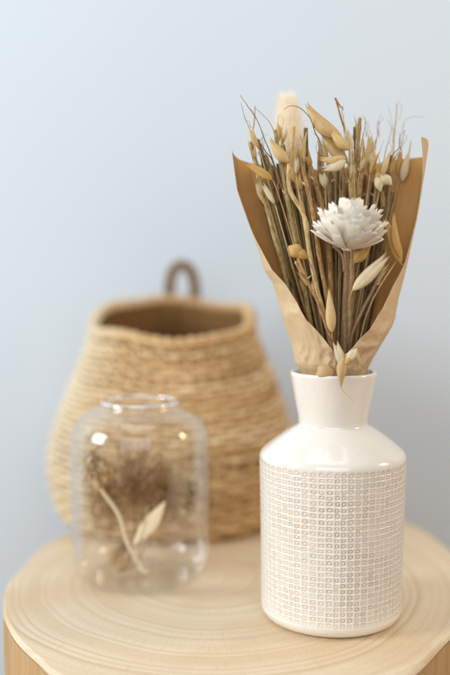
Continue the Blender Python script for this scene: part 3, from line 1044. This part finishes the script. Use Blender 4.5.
# pale leaves
def leaf(root_label, base, tip, w, Y, mat):
    b = clampjar(P(base[0], base[1], Y)); t = clampjar(P(tip[0], tip[1], Y))
    mb = MB(); husk_shell(mb, b, t, w / F * .84, 1, 0, .03, wide=.5, thick=.15)
    o_ = mb.build('leaf', M[mat], leafsprig)
    sm = o_.modifiers.new('skin', 'SOLIDIFY'); sm.thickness = .0003
    tag(o_, root_label)
leaf('pale broad dried leaf pointing up right in the middle of the jar', (132, 546), (166, 500), 14, .818, 'twig_pale')
sprig([(190, 500), (186, 530), (170, 562), (150, 590)], 1.2, 2, .85, .835, 'straw', 'cream fluffy seed sprig standing near the right wall of the jar', head=(190, 497, 12, 26, 190, 'husk_pale', 15))

# ------------------------------------------------------------------ basket
BX, BY = (173 - 225) / F * 1.045, 1.035
bprof = [(0, .112), (.003, .116), (.015, .124), (.04, .1305), (.06, .1315), (.08, .1285), (.10, .1225), (.125, .1135), (.143, .1070), (.165, .0975), (.184, .0900), (.2, .0842), (.206, .083)]
BR = 30; NST = 42
basket = empty('woven_basket', (BX, BY, 0), 'round bellied woven seagrass basket with a leather loop handle, behind the jar', 'basket')


def btilt(x, y, z):
    k = sstep(.08, .2, z)
    return z + k * (.20 * (y - BY) + .0025 * math.sin(math.atan2(y - BY, x - BX) * 3 + 1) + .002 * math.sin(math.atan2(y - BY, x - BX) * 5))


def bpoint(th, z, off=0.0):
    r = table(bprof, z) + off
    x = BX + r * math.sin(th); y = BY - r * math.cos(th)
    return Vector((x, y, btilt(x, y, z)))


mb = MB()
RW = random.Random(2)
NA = NST * 8
pitch = .200 / BR
for row_i in range(BR):
    z0 = .003 + pitch * (row_i + .5)
    ph0 = (row_i % 2) * PI + RW.uniform(-.2, .2)
    rws = []; uvw = []
    fat = RW.uniform(.9, 1.12)
    for j in range(NA + 1):
        th = 2 * PI * (j % NA) / NA
        over = math.sin(th * NST / 2 + ph0)
        nz = mnoise.noise(Vector((math.sin(th) * 9, math.cos(th) * 9, row_i * 3.3)))
        c_ = bpoint(th, z0 + .0009 * nz, -.0030 + .0019 * over)
        rad_ = Vector((math.sin(th), -math.cos(th), 0))
        rr = fat * (1 + .16 * nz)
        rws.append([c_ + rad_ * math.cos(a) * .0021 * rr + Vector((0, 0, 1)) * math.sin(a) * pitch * .43 * rr for a in [2 * PI * q / 8 for q in range(8)]])
        uvw.append([(j / NA, row_i * .37 + q / 8 * .03) for q in range(8)])
    mb.grid([r_ + [r_[0]] for r_ in rws], [u_ + [u_[0]] for u_ in uvw])
for k in range(NST):
    th = 2 * PI * (k + .5) / NST
    sp = [bpoint(th, .003 + .2 * q / 24, -.0028) for q in range(25)]
    mb.tube(sp, [.0019] * 25, 6)
# inner wall and bottom
mb_keep = mb
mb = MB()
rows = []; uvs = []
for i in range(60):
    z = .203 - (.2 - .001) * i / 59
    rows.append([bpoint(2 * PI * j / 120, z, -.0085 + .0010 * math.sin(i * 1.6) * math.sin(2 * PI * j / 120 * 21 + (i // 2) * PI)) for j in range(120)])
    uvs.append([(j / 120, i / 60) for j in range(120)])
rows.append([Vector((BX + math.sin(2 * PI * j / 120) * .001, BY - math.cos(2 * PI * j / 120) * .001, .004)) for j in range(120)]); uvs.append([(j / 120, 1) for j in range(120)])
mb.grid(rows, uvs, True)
mb_out = mb_keep
mb.build('inner_wall', M['seagrass_inner_shade'], basket)
mb = mb_out
rows = [[bpoint(2 * PI * j / 120, .003, 0) for j in range(120)], [Vector((BX + math.sin(2 * PI * j / 120) * .105, BY - math.cos(2 * PI * j / 120) * .105, .0005)) for j in range(120)],
        [Vector((BX + math.sin(2 * PI * j / 120) * .001, BY - math.cos(2 * PI * j / 120) * .001, .0005)) for j in range(120)]]
mb.grid(rows, [[(j / 120, 0) for j in range(120)]] * 3, True)
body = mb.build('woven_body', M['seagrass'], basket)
# rope rim: wrapped roll
mb = MB()
rows = []; uvs = []
NRM = 360
for j in range(NRM):
    th = 2 * PI * j / NRM
    c_ = bpoint(th, .2045, -.002)
    rad_ = Vector((math.sin(th), -math.cos(th), 0))
    r_ = []
    for k in range(14):
        a = 2 * PI * k / 14
        rr = .0056 * (1 + .16 * math.sin(th * 46 + a * 1.0) + .12 * mnoise.noise(Vector((math.sin(th) * 5, math.cos(th) * 5, k * .3))))
        r_.append(c_ + rad_ * math.cos(a) * rr + Vector((0, 0, 1)) * math.sin(a) * rr)
    rows.append(r_); uvs.append([(j / NRM, k / 14 * .1) for k in range(14)])
rows.append(rows[0]); uvs.append([(1, k / 14 * .1) for k in range(14)])
mb.grid(rows, uvs, True)
mb.build('rim', M['seagrass'], basket)
# leather loop at the back of the rim
hp = [P(169, 320, 1.128), P(169.5, 300, 1.125), P(170, 283, 1.122), P(174, 270, 1.12), P(182, 265, 1.12), P(190, 270, 1.12), P(194.5, 283, 1.122), P(195, 300, 1.125), P(195.5, 320, 1.128)]
hp = catmull(hp, 6)
mb = MB(); rows = []; uvs = []
for i, p in enumerate(hp):
    a = hp[max(0, i - 1)]; b = hp[min(len(hp) - 1, i + 1)]
    t_ = (b - a).normalized(); n_ = t_.cross(Vector((0, 1, 0))).normalized()
    hw, ht = .0075, .0054
    prof = [(-1, -.6), (-.85, -1), (.85, -1), (1, -.6), (1, .6), (.85, 1), (-.85, 1), (-1, .6)]
    rows.append([p + Vector((0, 1, 0)) * u_ * hw + n_ * v_ * ht for u_, v_ in prof]); uvs.append([(k / 8, i / len(hp)) for k in range(8)])
mb.grid(rows, uvs, True)
mb.build('handle', M['leather'], basket, sharp=50)

# ------------------------------------------------------------------ light
def area(name, loc, target, size, power, colour):
    ld = bpy.data.lights.new(name, 'AREA')
    ld.shape = 'RECTANGLE'; ld.size = size[0]; ld.size_y = size[1]
    ld.energy = power; ld.color = colour
    o_ = bpy.data.objects.new(name, ld)
    o_.location = loc
    o_.rotation_euler = (Vector(target) - Vector(loc)).to_track_quat('-Z', 'Y').to_euler()
    col.objects.link(o_)


area('window_light', (-1.9, .22, .88), (.05, .95, .12), (.8, .9), 34, (.92, .96, 1.0))
area('ceiling_light', (-.1, .62, 1.5), (.0, 1.1, .2), (1.0, .7), 3.8, (.95, .97, 1.0))
area('front_fill_light', (-.15, -1.1, .85), (0, .9, .2), (1.8, 1.3), 18, (1.0, .99, .975))  # unseen front fill, raised to brighten the flower and the paper inside
area('warm_lamp', (1.3, .66, .72), (.1, .8, .1), (.25, .35), 6.5, (1.0, .74, .46))

w = bpy.data.worlds.new('World'); sc.world = w
w.use_nodes = True
bg = w.node_tree.nodes['Background']
bg.inputs[0].default_value = (.92, .955, 1.0, 1)
bg.inputs[1].default_value = .32

# ------------------------------------------------------------------ camera
cd = bpy.data.cameras.new('camera')
cd.sensor_fit = 'VERTICAL'; cd.sensor_height = 36; cd.lens = 36 * F / 675
cd.clip_start = .02; cd.clip_end = 30
cd.dof.use_dof = True
cd.dof.focus_distance = .712
cd.dof.aperture_fstop = 1.95
cam = bpy.data.objects.new('camera', cd)
cam.location = CAM
cam.rotation_euler = (PI / 2 - PITCH, 0, 0)
col.objects.link(cam)
sc.camera = cam

sc.view_settings.view_transform = 'Standard'
sc.view_settings.look = 'None'
sc.view_settings.exposure = 0.06
sc.view_settings.gamma = 1
sc.cycles.max_bounces = 14
sc.cycles.diffuse_bounces = 10
sc.cycles.transmission_bounces = 12
sc.cycles.transparent_max_bounces = 12
sc.cycles.use_denoising = True
sc.cycles.sample_clamp_indirect = 20
